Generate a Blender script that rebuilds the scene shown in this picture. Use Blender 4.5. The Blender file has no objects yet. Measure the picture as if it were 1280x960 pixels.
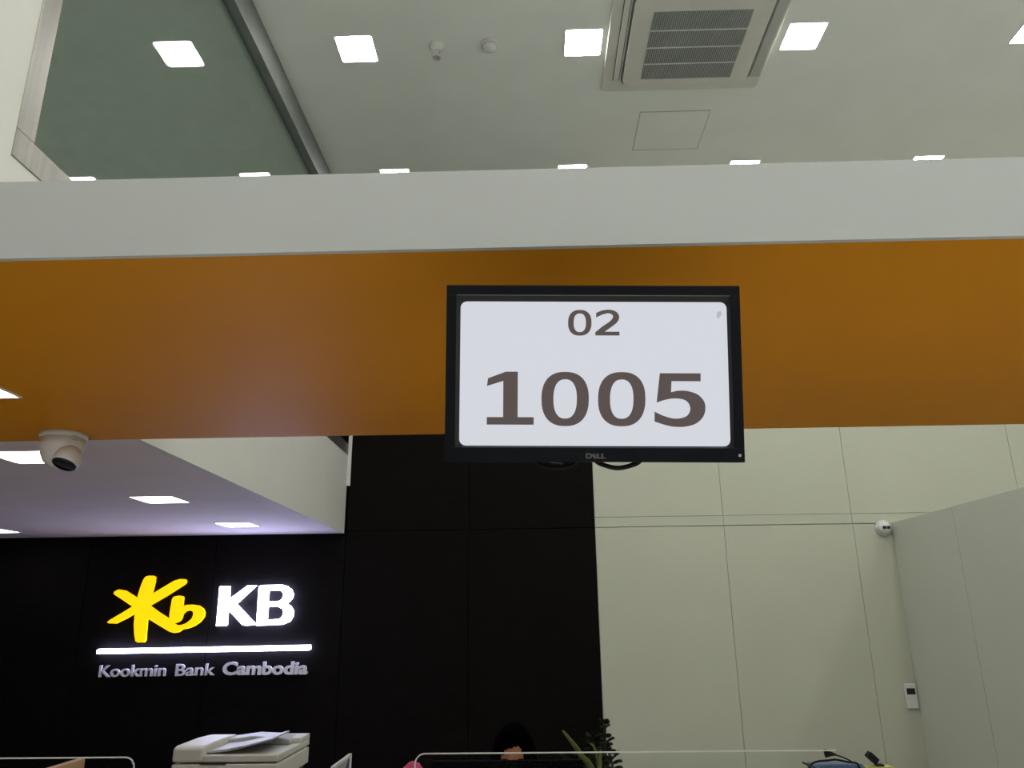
import bpy, bmesh, math, random
from mathutils import Vector, Matrix, Euler
random.seed(7)
S = bpy.context.scene
C = S.collection
R = math.radians

# ------------------------------------------------------------------ camera
EYE = 1.55
FPX, PITCH, YAW, ROLL = 956.74, 0.299536, -0.0229069, -0.0118381
def cam_axes():
    cp, sp, cy, sy, cr, sr = math.cos(PITCH), math.sin(PITCH), math.cos(YAW), math.sin(YAW), math.cos(ROLL), math.sin(ROLL)
    fwd = Vector((sy*cp, cy*cp, sp)); right = Vector((cy, -sy, 0)); up = right.cross(fwd)
    return cr*right + sr*up, -sr*right + cr*up, fwd
RGT, UPV, FWD = cam_axes()
cd = bpy.data.cameras.new('camera'); cd.sensor_fit = 'HORIZONTAL'; cd.sensor_width = 36.0
cd.lens = FPX/1280*36.0; cd.clip_start = 0.05; cd.clip_end = 100
cam = bpy.data.objects.new('camera', cd); C.objects.link(cam)
mw = Matrix((RGT, UPV, -FWD)).transposed().to_4x4(); mw.translation = (0, 0, EYE)
cam.matrix_world = mw
S.camera = cam
# ------------------------------------------------------------------ world and exposure
w = bpy.data.worlds.new('world'); S.world = w; w.use_nodes = True
w.node_tree.nodes['Background'].inputs[0].default_value = (0.8, 0.85, 0.9, 1)
w.node_tree.nodes['Background'].inputs[1].default_value = 0.02
S.view_settings.view_transform = 'Standard'; S.view_settings.look = 'None'
S.view_settings.gamma = 1.0; S.view_settings.use_curve_mapping = False
S.view_settings.exposure = 0.0
HALL_LAMP = 45.0      # emission of the hall ceiling downlights
LOW_LAMP = 10.0        # emission of the low soffit downlights

# ------------------------------------------------------------------ survey helpers: a measured point of the photo on a real plane
def ray(x, y):
    return RGT*((x-640)/FPX) + UPV*(-(y-480)/FPX) + FWD
def onY(x, y, Y):
    d = ray(x, y); d = d*(Y/d.y); return Vector((d.x, d.y, d.z+EYE))

# ------------------------------------------------------------------ materials
MATS = {}
def mat(name, col, rough=0.6, metal=0.0, spec=0.5, noise=0.0, nscale=8.0, bump=0.0, bscale=60.0, stretch=None, col2=None, emit=None, estr=0.0):
    if name in MATS: return MATS[name]
    m = bpy.data.materials.new(name); m.use_nodes = True
    nt = m.node_tree; b = nt.nodes['Principled BSDF']
    b.inputs['Base Color'].default_value = (*col, 1); b.inputs['Roughness'].default_value = rough
    b.inputs['Metallic'].default_value = metal; b.inputs['Specular IOR Level'].default_value = spec
    tc = nt.nodes.new('ShaderNodeTexCoord'); mp = nt.nodes.new('ShaderNodeMapping')
    nt.links.new(tc.outputs['Object'], mp.inputs['Vector'])
    if stretch: mp.inputs['Scale'].default_value = stretch
    if noise > 0 or col2:
        n = nt.nodes.new('ShaderNodeTexNoise'); n.inputs['Scale'].default_value = nscale; n.inputs['Detail'].default_value = 5
        nt.links.new(mp.outputs['Vector'], n.inputs['Vector'])
        r = nt.nodes.new('ShaderNodeValToRGB')
        c2 = col2 or tuple(min(1, c*(1+noise)) for c in col); c1 = tuple(c*(1-noise) for c in col) if not col2 else col
        r.color_ramp.elements[0].position = .3; r.color_ramp.elements[1].position = .7
        r.color_ramp.elements[0].color = (*c1, 1); r.color_ramp.elements[1].color = (*c2, 1)
        nt.links.new(n.outputs['Fac'], r.inputs['Fac']); nt.links.new(r.outputs['Color'], b.inputs['Base Color'])
    if bump > 0:
        n2 = nt.nodes.new('ShaderNodeTexNoise'); n2.inputs['Scale'].default_value = bscale; n2.inputs['Detail'].default_value = 4
        nt.links.new(mp.outputs['Vector'], n2.inputs['Vector'])
        bp = nt.nodes.new('ShaderNodeBump'); bp.inputs['Strength'].default_value = bump; bp.inputs['Distance'].default_value = .004
        nt.links.new(n2.outputs['Fac'], bp.inputs['Height']); nt.links.new(bp.outputs['Normal'], b.inputs['Normal'])
    if emit:
        b.inputs['Emission Color'].default_value = (*emit, 1); b.inputs['Emission Strength'].default_value = estr
    MATS[name] = m
    return m
def glass(name, tint, f0, rough=0.02):
    m = bpy.data.materials.new(name); m.use_nodes = True; nt = m.node_tree; nt.nodes.clear()
    out = nt.nodes.new('ShaderNodeOutputMaterial'); mix = nt.nodes.new('ShaderNodeMixShader')
    t = nt.nodes.new('ShaderNodeBsdfTransparent'); t.inputs[0].default_value = (*tint, 1)
    g = nt.nodes.new('ShaderNodeBsdfGlossy'); g.inputs['Roughness'].default_value = rough
    lw = nt.nodes.new('ShaderNodeLayerWeight'); lw.inputs['Blend'].default_value = .5
    p = nt.nodes.new('ShaderNodeMath'); p.operation = 'POWER'; p.inputs[1].default_value = 5
    a = nt.nodes.new('ShaderNodeMath'); a.operation = 'MULTIPLY_ADD'; a.inputs[1].default_value = 1-f0; a.inputs[2].default_value = f0
    nt.links.new(lw.outputs['Facing'], p.inputs[0]); nt.links.new(p.outputs[0], a.inputs[0])
    nt.links.new(a.outputs[0], mix.inputs[0]); nt.links.new(t.outputs[0], mix.inputs[1]); nt.links.new(g.outputs[0], mix.inputs[2])
    nt.links.new(mix.outputs[0], out.inputs[0])
    MATS[name] = m; return m

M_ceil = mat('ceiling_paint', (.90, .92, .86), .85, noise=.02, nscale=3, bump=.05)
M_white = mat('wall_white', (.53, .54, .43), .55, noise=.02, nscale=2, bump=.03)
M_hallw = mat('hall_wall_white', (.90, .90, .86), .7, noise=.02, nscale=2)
M_bulk = mat('bulkhead_white', (.66, .64, .59), .7, noise=.02, nscale=3)
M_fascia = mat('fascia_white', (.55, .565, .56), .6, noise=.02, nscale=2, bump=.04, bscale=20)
M_orange = mat('canopy_orange', (.71, .28, .008), .55, spec=.1, noise=.04, nscale=1.4, bump=.02, bscale=15)
M_dark = mat('dark_laminate', (.0060, .0050, .0048), .6, spec=.04, noise=.35, nscale=9, stretch=(1, 1, 14), bump=.06, bscale=120)
M_gap = mat('joint_shadow_board', (.002, .002, .002), .95, spec=.05, noise=.1)
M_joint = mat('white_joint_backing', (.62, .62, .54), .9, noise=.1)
M_soff = mat('soffit_paint', (.76, .66, .66), .8, noise=.03, nscale=3)
M_part = mat('partition_panel', (.62, .64, .55), .4, noise=.02, nscale=2)
M_floor = mat('floor_tile', (.90, .90, .87), .3, noise=.04, nscale=3)
M_carpet = mat('office_carpet', (.27, .26, .25), .95, noise=.15, nscale=80, bump=.3)
M_steel = mat('brushed_steel', (.32, .30, .28), .38, metal=.9, noise=.12, nscale=30, stretch=(1, 1, .05))
M_chan = mat('grey_channel', (.20, .21, .20), .5, metal=.3, noise=.1)
M_mezz = mat('mezzanine_wall', (.90, .92, .90), .8, noise=.05)
M_glass = glass('green_glass', (.90, .945, .905), .075)
M_plexi = glass('clear_acrylic', (.985, .99, .99), .0015, 0.0)
M_edge = mat('edge_light_pad_white', (.85, .87, .88), .3, noise=.03)  # white paints the light piped into acrylic edges; also used for pale notepads
M_lampw = mat('lamp_white', (.85, .85, .85), .5, noise=.02)
M_hall = mat('hall_diffuser', (1, 1, 1), .5, emit=(.985, 1.0, .96), estr=HALL_LAMP)
M_low = mat('soffit_diffuser', (1, 1, 1), .5, emit=(1.0, .97, .95), estr=LOW_LAMP)
M_acw = mat('aircon_white', (.72, .71, .64), .5, noise=.03)
M_acg = mat('aircon_grille', (.42, .43, .42), .6, noise=.1)
M_acd = mat('aircon_dark', (.20, .21, .20), .8, noise=.1)
M_acl = mat('aircon_louver', (.50, .50, .46), .5, noise=.03)
M_plastic = mat('white_plastic', (.72, .71, .69), .4, noise=.03)
M_lens = mat('dark_lens', (.012, .012, .016), .12, noise=.1)
M_bez = mat('bezel_black', (.0025, .0035, .007), .45, spec=.15, noise=.15, nscale=200, bump=.08, bscale=500)
M_bezin = mat('bezel_inner', (.025, .023, .026), .4, spec=.25, noise=.1)
M_black = mat('black_rubber', (.005, .005, .006), .5, spec=.2, noise=.15)
M_screen = mat('screen_white', (.01, .01, .01), .35, spec=.15, emit=(.86, .88, .96), estr=.76)
M_digit = mat('screen_digit', (.01, .01, .01), .35, spec=.15, emit=(.092, .070, .067), estr=1.0)
M_logo = mat('bezel_logo', (.15, .15, .165), .4, metal=.2, noise=.05)
M_led = mat('power_button', (.6, .62, .65), .3, metal=.4, noise=.05)
M_yel = mat('sign_yellow', (.9, .6, .0), .4, emit=(1.0, .63, .0), estr=1.0)
M_sgw = mat('sign_white', (.9, .9, .9), .4, emit=(.56, .60, 1.0), estr=19.0)
M_let = mat('letter_grey', (.80, .80, .88), .35, noise=.04)
M_cop = mat('copier_body', (.62, .60, .55), .45, noise=.03)
M_cop2 = mat('copier_grey', (.42, .42, .42), .45, noise=.04)
M_copd = mat('copier_dark', (.03, .025, .025), .4, noise=.1)
M_tan = mat('tan_wood', (.50, .29, .16), .5, col2=(.60, .37, .22), nscale=6, stretch=(1, 1, 10))
M_desk = mat('desk_white', (.70, .69, .66), .4, noise=.03)
M_dkwood = mat('desk_top_wood', (.30, .20, .12), .4, noise=.15, nscale=4, stretch=(1, 8, 1))
M_blue = mat('print_blue', (.03, .07, .25), .4, noise=.1)
M_boxb = mat('box_blue', (.10, .17, .30), .5, noise=.12)
M_pink = mat('pink_cloth', (.62, .07, .19), .7, noise=.25, nscale=40, bump=.3, bscale=120)
M_yellow = mat('notepad_yellow', (.55, .55, .18), .7, noise=.08, nscale=40, stretch=(1, 1, 30))
M_leaf = mat('leaf_dark', (.008, .020, .008), .35, noise=.3, nscale=20)
M_blade = mat('leaf_light', (.16, .20, .045), .45, noise=.3, nscale=25)
M_pot = mat('pot_grey', (.12, .12, .12), .5, noise=.1)
M_soil = mat('soil', (.04, .025, .015), .9, noise=.3, nscale=60, bump=.5)
M_skin = mat('skin', (.72, .34, .18), .5, noise=.05, nscale=10)
M_hair = mat('hair_black', (.0012, .001, .001), .9, spec=.01, noise=.3, nscale=60, stretch=(1, 1, .1))
M_suit = mat('dark_jacket', (.003, .003, .004), .9, spec=.04, noise=.2, nscale=80)
M_eye = mat('eye_white', (.7, .7, .68), .3, noise=.02)
M_lip = mat('lip', (.35, .10, .08), .5, noise=.05)
M_chrome = mat('sprinkler_metal', (.75, .73, .70), .5, metal=.5, noise=.08)
M_chair = mat('chair_fabric', (.02, .02, .022), .85, noise=.2, nscale=60)

# ------------------------------------------------------------------ geometry helpers
class G:
    def __init__(s): s.v = []; s.f = []
    def add(s, vs, fs):
        o = len(s.v); s.v += [tuple(p) for p in vs]; s.f += [tuple(i+o for i in f) for f in fs]; return s
    def bx(s, x0, x1, y0, y1, z0, z1):
        return s.add([(x0,y0,z0),(x1,y0,z0),(x1,y1,z0),(x0,y1,z0),(x0,y0,z1),(x1,y0,z1),(x1,y1,z1),(x0,y1,z1)],
                     [(3,2,1,0),(4,5,6,7),(0,1,5,4),(1,2,6,5),(2,3,7,6),(3,0,4,7)])
    def rings(s, rings, cap=True, closed=False):
        n = len(rings[0]); vs = [p for r in rings for p in r]; fs = []
        m = len(rings)
        for i in range(m if closed else m-1):
            a, b = i*n, ((i+1) % m)*n
            for j in range(n): fs.append((a+j, a+(j+1) % n, b+(j+1) % n, b+j))
        if cap and not closed: fs += [tuple(reversed(range(n))), tuple(range((m-1)*n, m*n))]
        return s.add(vs, fs)
    def tube(s, pts, r, n=8):
        pts = [Vector(p) for p in pts]; rr = r if isinstance(r, (list, tuple)) else [r]*len(pts)
        t0 = (pts[1]-pts[0]).normalized(); ref = Vector((0, 0, 1)) if abs(t0.z) < .9 else Vector((1, 0, 0))
        u = t0.cross(ref).normalized(); rings = []
        for i, p in enumerate(pts):
            t = (pts[min(i+1, len(pts)-1)]-pts[max(i-1, 0)]).normalized()
            u = (u-t*u.dot(t)).normalized(); v = t.cross(u)
            rings.append([p+(u*math.cos(a)+v*math.sin(a))*rr[i] for a in [2*math.pi*k/n for k in range(n)]])
        return s.rings(rings)
    def lathe(s, prof, c=(0, 0, 0), n=24, M=None):
        rings = []
        for r, z in prof:
            rg = []
            for k in range(n):
                a = 2*math.pi*k/n; p = Vector((r*math.cos(a), r*math.sin(a), z))
                if M: p = M @ p
                rg.append(p+Vector(c))
            rings.append(rg)
        return s.rings(rings)
    def ell(s, c, r, n=20, m=12, M=None):
        prof = []
        rings = []
        for i in range(m+1):
            t = -math.pi/2+math.pi*i/m; t = max(-1.54, min(1.54, t)); rg = []
            for k in range(n):
                a = 2*math.pi*k/n
                p = Vector((r[0]*math.cos(t)*math.cos(a), r[1]*math.cos(t)*math.sin(a), r[2]*math.sin(t)))
                if M: p = M @ p
                rg.append(p+Vector(c))
            rings.append(rg)
        return s.rings(rings)
    def prism(s, poly, d):
        """poly: list of Vector; d: extrusion Vector"""
        n = len(poly); d = Vector(d)
        vs = [Vector(p) for p in poly]+[Vector(p)+d for p in poly]
        fs = [tuple(range(n)), tuple(reversed(range(n, 2*n)))]+[(j, j+n, (j+1) % n+n, (j+1) % n) for j in range(n)]
        return s.add(vs, fs)
    def mesh(s, name, off=(0, 0, 0), smooth=False):
        o = Vector(off); me = bpy.data.meshes.new(name)
        me.from_pydata([tuple(Vector(p)-o) for p in s.v], [], s.f); me.update()
        bm = bmesh.new(); bm.from_mesh(me); bmesh.ops.recalc_face_normals(bm, faces=bm.faces); bm.to_mesh(me); bm.free()
        if smooth: me.polygons.foreach_set('use_smooth', [True]*len(me.polygons))
        return me
    def build(s, name, m, parent=None, off=None, smooth=False, bevel=0, seg=2):
        if off is None:
            off = (0, 0, 0)
            p = parent
            while p is not None:
                off = Vector(off)+p.location if p.parent is None or True else off
                p = p.parent
        return link(name, s.mesh(name, off, smooth), m, parent, bevel, seg)
    def solo(s, name, m, smooth=False, bevel=0, seg=2):
        """a top-level mesh with its origin at its base centre"""
        xs = [p[0] for p in s.v]; ys = [p[1] for p in s.v]; zs = [p[2] for p in s.v]
        o = ((min(xs)+max(xs))/2, (min(ys)+max(ys))/2, min(zs))
        ob = link(name, s.mesh(name, o, smooth), m, None, bevel, seg); ob.location = o; return ob
def link(name, me, m, parent=None, bevel=0, seg=2):
    ob = bpy.data.objects.new(name, me); C.objects.link(ob)
    if m: me.materials.clear(); me.materials.append(m)
    if parent: ob.parent = parent
    if bevel:
        b = ob.modifiers.new('bevel', 'BEVEL'); b.width = bevel; b.segments = seg; b.limit_method = 'ANGLE'; b.angle_limit = R(40)
    return ob
def tag(o, label, cat, group=None):
    o['label'] = label; o['category'] = cat
    if group: o['group'] = group
    return o
def thing(name, label, cat, loc=(0, 0, 0), group=None):
    o = bpy.data.objects.new(name, None); o.empty_display_size = .05; C.objects.link(o); o.location = loc
    return tag(o, label, cat, group)
def struct(o): o['kind'] = 'structure'; return o
def dup(root, loc, label):
    r = root.copy(); C.objects.link(r); r.location = loc; r['label'] = label
    for ch in list(root.children):
        c = ch.copy(); C.objects.link(c); c.parent = r
        for g in list(ch.children):
            d = g.copy(); C.objects.link(d); d.parent = c
    return r
def bez(p, n=16):
    """Catmull-Rom through points"""
    p = [Vector(q) for q in p]; out = []
    for i in range(len(p)-1):
        a, b, c, d = p[max(i-1, 0)], p[i], p[i+1], p[min(i+2, len(p)-1)]
        for k in range(n):
            t = k/n
            out.append(.5*((2*b)+(c-a)*t+(2*a-5*b+4*c-d)*t*t+(3*b-a-3*c+d)*t**3))
    out.append(p[-1]); return out
def outline(name, loops, m, parent, thick, place, smooth_loops=False, bevel=0.0):
    """flat closed outlines (with holes) filled and given thickness; place maps (x, y, depth) to local 3-D"""
    cu = bpy.data.curves.new(name, 'CURVE'); cu.dimensions = '2D'; cu.fill_mode = 'BOTH'; cu.extrude = thick/2; cu.bevel_depth = bevel
    for lp in loops:
        if smooth_loops: lp = [tuple(q)[:2] for q in bez([(*q, 0) for q in lp]+[(*lp[0], 0)], 4)][:-1]
        sp = cu.splines.new('POLY'); sp.points.add(len(lp)-1); sp.use_cyclic_u = True
        for q, pt in zip(lp, sp.points): pt.co = (q[0], q[1], 0, 1)
    tmp = bpy.data.objects.new(name, cu); C.objects.link(tmp)
    bpy.context.view_layer.update()
    me = bpy.data.meshes.new_from_object(tmp.evaluated_get(bpy.context.evaluated_depsgraph_get()))
    bpy.data.objects.remove(tmp); bpy.data.curves.remove(cu); me.name = name
    for v in me.vertices: v.co = place(*v.co)
    bm = bmesh.new(); bm.from_mesh(me); bmesh.ops.recalc_face_normals(bm, faces=bm.faces); bm.to_mesh(me); bm.free()
    return link(name, me, m, parent)
def text_letters(body, offset=0.0, thick=0.1):
    """mesh of a word in the built-in face, split into letters: list of (verts, faces), plus extents"""
    cu = bpy.data.curves.new('lettering', 'FONT'); cu.body = body; cu.size = 1; cu.offset = offset; cu.extrude = thick/2; cu.resolution_u = 4
    tmp = bpy.data.objects.new('lettering', cu); C.objects.link(tmp); bpy.context.view_layer.update()
    me = bpy.data.meshes.new_from_object(tmp.evaluated_get(bpy.context.evaluated_depsgraph_get()))
    bpy.data.objects.remove(tmp); bpy.data.curves.remove(cu)
    n = len(me.vertices); par = list(range(n))
    def find(a):
        while par[a] != a: par[a] = par[par[a]]; a = par[a]
        return a
    for p in me.polygons:
        vs = list(p.vertices)
        for q in vs[1:]: par[find(q)] = find(vs[0])
    co = [tuple(v.co) for v in me.vertices]
    isl = {}
    # curve fills can leave front, back and sides unwelded: weld by x extent overlap
    for i in range(n): isl.setdefault(find(i), []).append(i)
    groups = []
    for k, idx in isl.items():
        a, b = min(co[i][0] for i in idx), max(co[i][0] for i in idx)
        groups.append([a, b, set(idx)])
    groups.sort(key=lambda g: g[0]); merged = []
    for g in groups:
        if merged and g[0] < merged[-1][1]-.012: merged[-1][1] = max(merged[-1][1], g[1]); merged[-1][2] |= g[2]
        else: merged.append(g)
    out = []
    for a, b, ids in merged:
        lst = sorted(ids); mp = {j: i for i, j in enumerate(lst)}
        out.append(([co[j] for j in lst], [tuple(mp[j] for j in p.vertices) for p in me.polygons if p.vertices[0] in ids]))
    ex = (min(c[0] for c in co), max(c[0] for c in co))
    bpy.data.meshes.remove(me)
    return out, ex

# ------------------------------------------------------------------ the room
D = 6.5                       # back wall
ZS = EYE+.718                 # soffit / canopy underside
ZC = EYE+3.489                # hall ceiling
XM = -1.5795                  # mezzanine edge plane
XP = 2.984                    # right partition
XR, XL, YB = 5.6, -7.0, -3.2
YF, YK = 1.391, 2.988         # canopy front and back edge
ZF = EYE+.897                 # fascia top

fl = struct(G().bx(XL, XR, YB, 2.25, -.1, 0).build('floor', M_floor))
struct(G().bx(XL, XR, 2.2501, D+.1, -.1, 0).build('floor_office', M_carpet))
struct(G().bx(XM-.02, XR, YB, D+.1, ZC, ZC+.1).build('ceiling', M_ceil))
struct(G().bx(XR, XR+.1, YB, D+.1, 0, ZC).build('wall_right', M_hallw))
struct(G().bx(XL-.1, XL, YB, D+.1, 0, ZC).build('wall_left', M_soff))
struct(G().bx(XL, XR, YB-.1, YB, 0, ZC).build('wall_front', M_hallw))
# back wall: substrate and panels
wb = struct(G().bx(XL, .533, D+.02, D+.12, 0, ZC).build('wall_back', M_gap))
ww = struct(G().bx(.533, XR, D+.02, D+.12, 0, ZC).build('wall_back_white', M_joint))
ZSEAM = EYE+.113*D
cols_d = [-1.08, -.902, -.737, -.573, -.409, -.2405, -.081, .082]
g = .0025
def panel(parent, x0, x1, z0, z1, m, gap=g):
    G().bx(x0+gap, x1-gap, D, D+.02, z0+gap, z1-gap).build('panel', m, parent, bevel=.0015, seg=1)
for a, b in zip(cols_d, cols_d[1:]):
    panel(wb, a*D, b*D, 0, ZSEAM, M_dark)
for a, b in zip(cols_d[-3:], cols_d[-2:]):
    panel(wb, a*D, b*D, ZSEAM, 3.6, M_dark); panel(wb, a*D, b*D, 3.6, ZC, M_dark)
cols_w = [.082, .247, .411, XP/D+.0008]
for a, b in zip(cols_w, cols_w[1:]):
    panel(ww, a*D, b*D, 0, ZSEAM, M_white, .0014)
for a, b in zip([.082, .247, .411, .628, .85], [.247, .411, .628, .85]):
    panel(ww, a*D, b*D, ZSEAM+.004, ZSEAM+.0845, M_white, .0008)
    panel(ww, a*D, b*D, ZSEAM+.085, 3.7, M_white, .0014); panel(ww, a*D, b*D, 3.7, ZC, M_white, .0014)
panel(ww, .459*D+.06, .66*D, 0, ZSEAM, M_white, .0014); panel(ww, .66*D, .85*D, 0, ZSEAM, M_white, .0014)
# right partition, standing free of the ceiling
wp = struct(G().bx(XP+.012, XP+.05, 3.2, D, 0, ZSEAM+.003).build('wall_partition', M_joint))
for a, b in ((5.53, 6.5), (4.42, 5.53), (3.2, 4.42)):
    G().bx(XP, XP+.012, a+.003, b-.003, 0, ZSEAM+.003).build('panel', M_part, wp, bevel=.0015, seg=1)
    G().bx(XP+.05, XP+.062, a+.003, b-.003, 0, ZSEAM+.003).build('panel', M_part, wp)
# mezzanine: slab with soffit, bulkhead face, glazed side
so = struct(G().bx(XL, XM-.03, YK, D, ZS, ZS+.12).build('ceiling_soffit', M_soff))
bh = struct(G().bx(XM-.0295, XM, YK+.001, D-.002, ZS-.001, EYE+1.385).bx(XM-.09, XM, YB, YK+.001, ZF+.001, EYE+1.385).build('wall_mezzanine', M_bulk))
struct(G().bx(XM-.09, XM, YB, 2.0, EYE+1.3851, ZC).build('wall_mezzanine_pier', M_bulk))
struct(G().bx(XM, XM+.03, D-.012, D, EYE+1.12, ZC).build('trim_1', M_bulk))
struct(G().bx(XL, XM-.09, YB, D, ZS+.121, ZF+.12).build('floor_mezzanine', M_mezz))
struct(G().bx(XL, XM-.02, YB, D, ZC+.002, ZC+.1).build('ceiling_mezzanine', M_mezz))
struct(G().bx(XL+.01, XM-.09, D-.05, D-.002, ZF+.12, ZC).bx(-5.2, -5.1, YB, D, ZF+.12, ZC).build('wall_mezzanine_room', M_mezz))
wg = struct(G().bx(XM-.05, XM-.042, 2.08, D-.02, EYE+1.47, EYE+3.3).build('window_1', M_glass))
G().bx(XM-.07, XM+.004, 2.0, D-.02, EYE+1.386, EYE+1.482).build('window_sill', M_steel, wg, bevel=.003)
G().bx(XM-.07, XM+.004, 2.0, 2.085, EYE+1.482, ZC-.001).build('window_jamb', M_steel, wg, bevel=.003)
G().bx(XM-.07, XM+.004, 2.085, D-.02, EYE+3.275, ZC-.001).build('top_channel', M_chan, wg, bevel=.003)
# canopy over the teller desks
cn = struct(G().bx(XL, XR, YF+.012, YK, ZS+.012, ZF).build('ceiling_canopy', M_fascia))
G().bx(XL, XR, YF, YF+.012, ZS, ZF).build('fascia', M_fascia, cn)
G().bx(XL, XR, YF+.0125, YK, ZS, ZS+.012).build('underside_panel', M_orange, cn)

# ------------------------------------------------------------------ ceiling lights
def make_light(name, s, m, label, group, z):
    t = thing(name, label, 'ceiling light', (0, 0, z), group)
    h = s/2; r = G()
    e = .006
    for a in ((-h-e, h+e, -h-e, -h), (-h-e, h+e, h, h+e), (-h-e, -h, -h, h), (h, h+e, -h, h)):
        r.bx(a[0], a[1], a[2], a[3], -.005, 0)
    r.build('rim', M_lampw, t, off=(0, 0, 0))
    q = .018; pl = [(-h+q, -h), (h-q, -h), (h, -h+q), (h, h-q), (h-q, h), (-h+q, h), (-h, h-q), (-h, -h+q)]
    G().prism([Vector((x, y, -.004)) for x, y in pl], (0, 0, .0035)).build('diffuser', m, t, off=(0, 0, 0))
    return t
LX = [-1.055, .385, 1.765, 3.22, 4.62]; LY = [5.475, 4.0, 2.555, 1.11, -.335, -1.78]
seen = {(0, 1): 'square hall ceiling light nearest the green glass, between glass and sprinkler',
        (1, 1): 'square hall ceiling light just left of the air conditioner',
        (2, 1): 'square hall ceiling light just right of the air conditioner',
        (3, 1): 'square hall ceiling light cut by the right edge of the picture',
        (0, 0): 'ceiling light sliver on the white fascia edge, leftmost of four',
        (1, 0): 'ceiling light sliver on the white fascia edge, second from the left',
        (2, 0): 'ceiling light sliver on the white fascia edge, third from the left',
        (3, 0): 'ceiling light sliver on the white fascia edge, rightmost of four'}
hall = make_light('ceiling_light', .228, M_hall, '', 'square downlights in the hall ceiling', ZC)
first = True
for j, y in enumerate(LY):
    for i, x in enumerate(LX):
        lab = seen.get((i, j)) or 'square hall ceiling light, %s from the glass in the %s row from the back wall' % (['first', 'second', 'third', 'fourth', 'fifth'][i], ['first', 'second', 'third', 'fourth', 'fifth', 'sixth'][j])
        if first: hall.location = (x, y, ZC); hall['label'] = lab; first = False
        else: dup(hall, (x, y, ZC), lab)
low = make_light('soffit_light', .25, M_low, 'square low soffit light partly behind the white dome camera', 'square downlights in the low soffit', ZS)
low.location = (-2.22, 3.28, ZS)
for x, y, lab in ((-2.22, 4.53, 'square low soffit light in the middle, above the yellow emblem'),
                  (-2.22, 5.79, 'square low soffit light nearest the white letters KB and bulkhead'),
                  (-4.2, 5.95, 'square low soffit light at the left picture edge by the dark wall'),
                  (-4.2, 4.53, 'square low soffit light in the outer left row, middle of three'),
                  (-4.2, 3.28, 'square low soffit light in the outer left row, nearest the canopy'),
                  (-1.79, 2.235, 'square light in the orange canopy at the left picture edge')):
    dup(low, (x, y, ZS), lab)

# ------------------------------------------------------------------ air conditioner cassette
ac = thing('ceiling_air_conditioner', 'white square cassette air conditioner set in the hall ceiling', 'air conditioner', (1.06, 3.94, ZC))
A0, A1, B0, B1 = .535, 1.595, 3.50, 4.455
def rrect(x0, x1, y0, y1, r, n=6):
    out = []
    for cx, cy, a0 in ((x1-r, y1-r, 0), (x0+r, y1-r, 90), (x0+r, y0+r, 180), (x1-r, y0+r, 270)):
        for k in range(n+1):
            a = R(a0+90*k/n); out.append((cx+r*math.cos(a), cy+r*math.sin(a)))
    return out
G().prism([Vector((x, y, ZC)) for x, y in rrect(A0, A1, B0, B1, .02)], (0, 0, -.022)).build('outer_frame', M_acw, ac, bevel=.006)
G().prism([Vector((x, y, ZC-.0225)) for x, y in rrect(.655, 1.503, 3.572, 4.396, .075)], (0, 0, -.004)).build('shadow_gap', M_acd, ac)
G().prism([Vector((x, y, ZC-.030)) for x, y in rrect(.665, 1.493, 3.582, 4.385, .07)], (0, 0, -.015)).build('face_panel', M_acw, ac, bevel=.005)
for x0, x1 in ((.606, .640), (1.512, 1.575)):
    G().bx(x0-.006, x1+.006, 3.62, 4.335, ZC-.026, ZC-.0225).build('air_slot', M_acd if x0 < 1 else M_acl, ac)
    G().bx(x0, x1, 3.63, 4.325, ZC-.034, ZC-.027).build('louver', M_acw if x0 < 1 else M_acl, ac, bevel=.002)
gx0, gx1, gy0, gy1 = .785, 1.378, 3.715, 4.303
gr = G().bx(gx0, gx1, gy0, gy1, ZC-.047, ZC-.0455).build('grille', M_acd, ac)
slat = G()
nx = 46
for k in range(nx):
    x = gx0+(k+.5)*(gx1-gx0)/nx
    slat.bx(x-.0035, x+.0035, gy0, gy1, ZC-.052, ZC-.0475)
sl = slat.build('grille_ribs', M_acg, gr, off=(1.06, 3.94, ZC)); sl['kind'] = 'stuff'
for y in (3.862, 4.009, 4.156):
    G().bx(gx0, gx1, y-.003, y+.003, ZC-.055, ZC-.0485).build('crossbar', M_acw, gr, off=(1.06, 3.94, ZC))
# access hatch: a thin framed lid in the ceiling
ht = thing('ceiling_access_hatch', 'flush square access hatch in the ceiling beyond the air conditioner', 'hatch', (1.09, 4.95, ZC))
fr = G()
for a in ((.838, 1.345, 4.712, 4.718), (.838, 1.345, 5.178, 5.184), (.838, .842, 4.718, 5.178), (1.341, 1.345, 4.718, 5.178)):
    fr.bx(a[0], a[1], a[2], a[3], ZC-.002, ZC-.0002)
fr.build('edge_joint', M_acl, ht)
G().bx(.845, 1.338, 4.721, 5.175, ZC-.004, ZC-.0002).build('lid', M_ceil, ht, bevel=.001)
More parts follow.
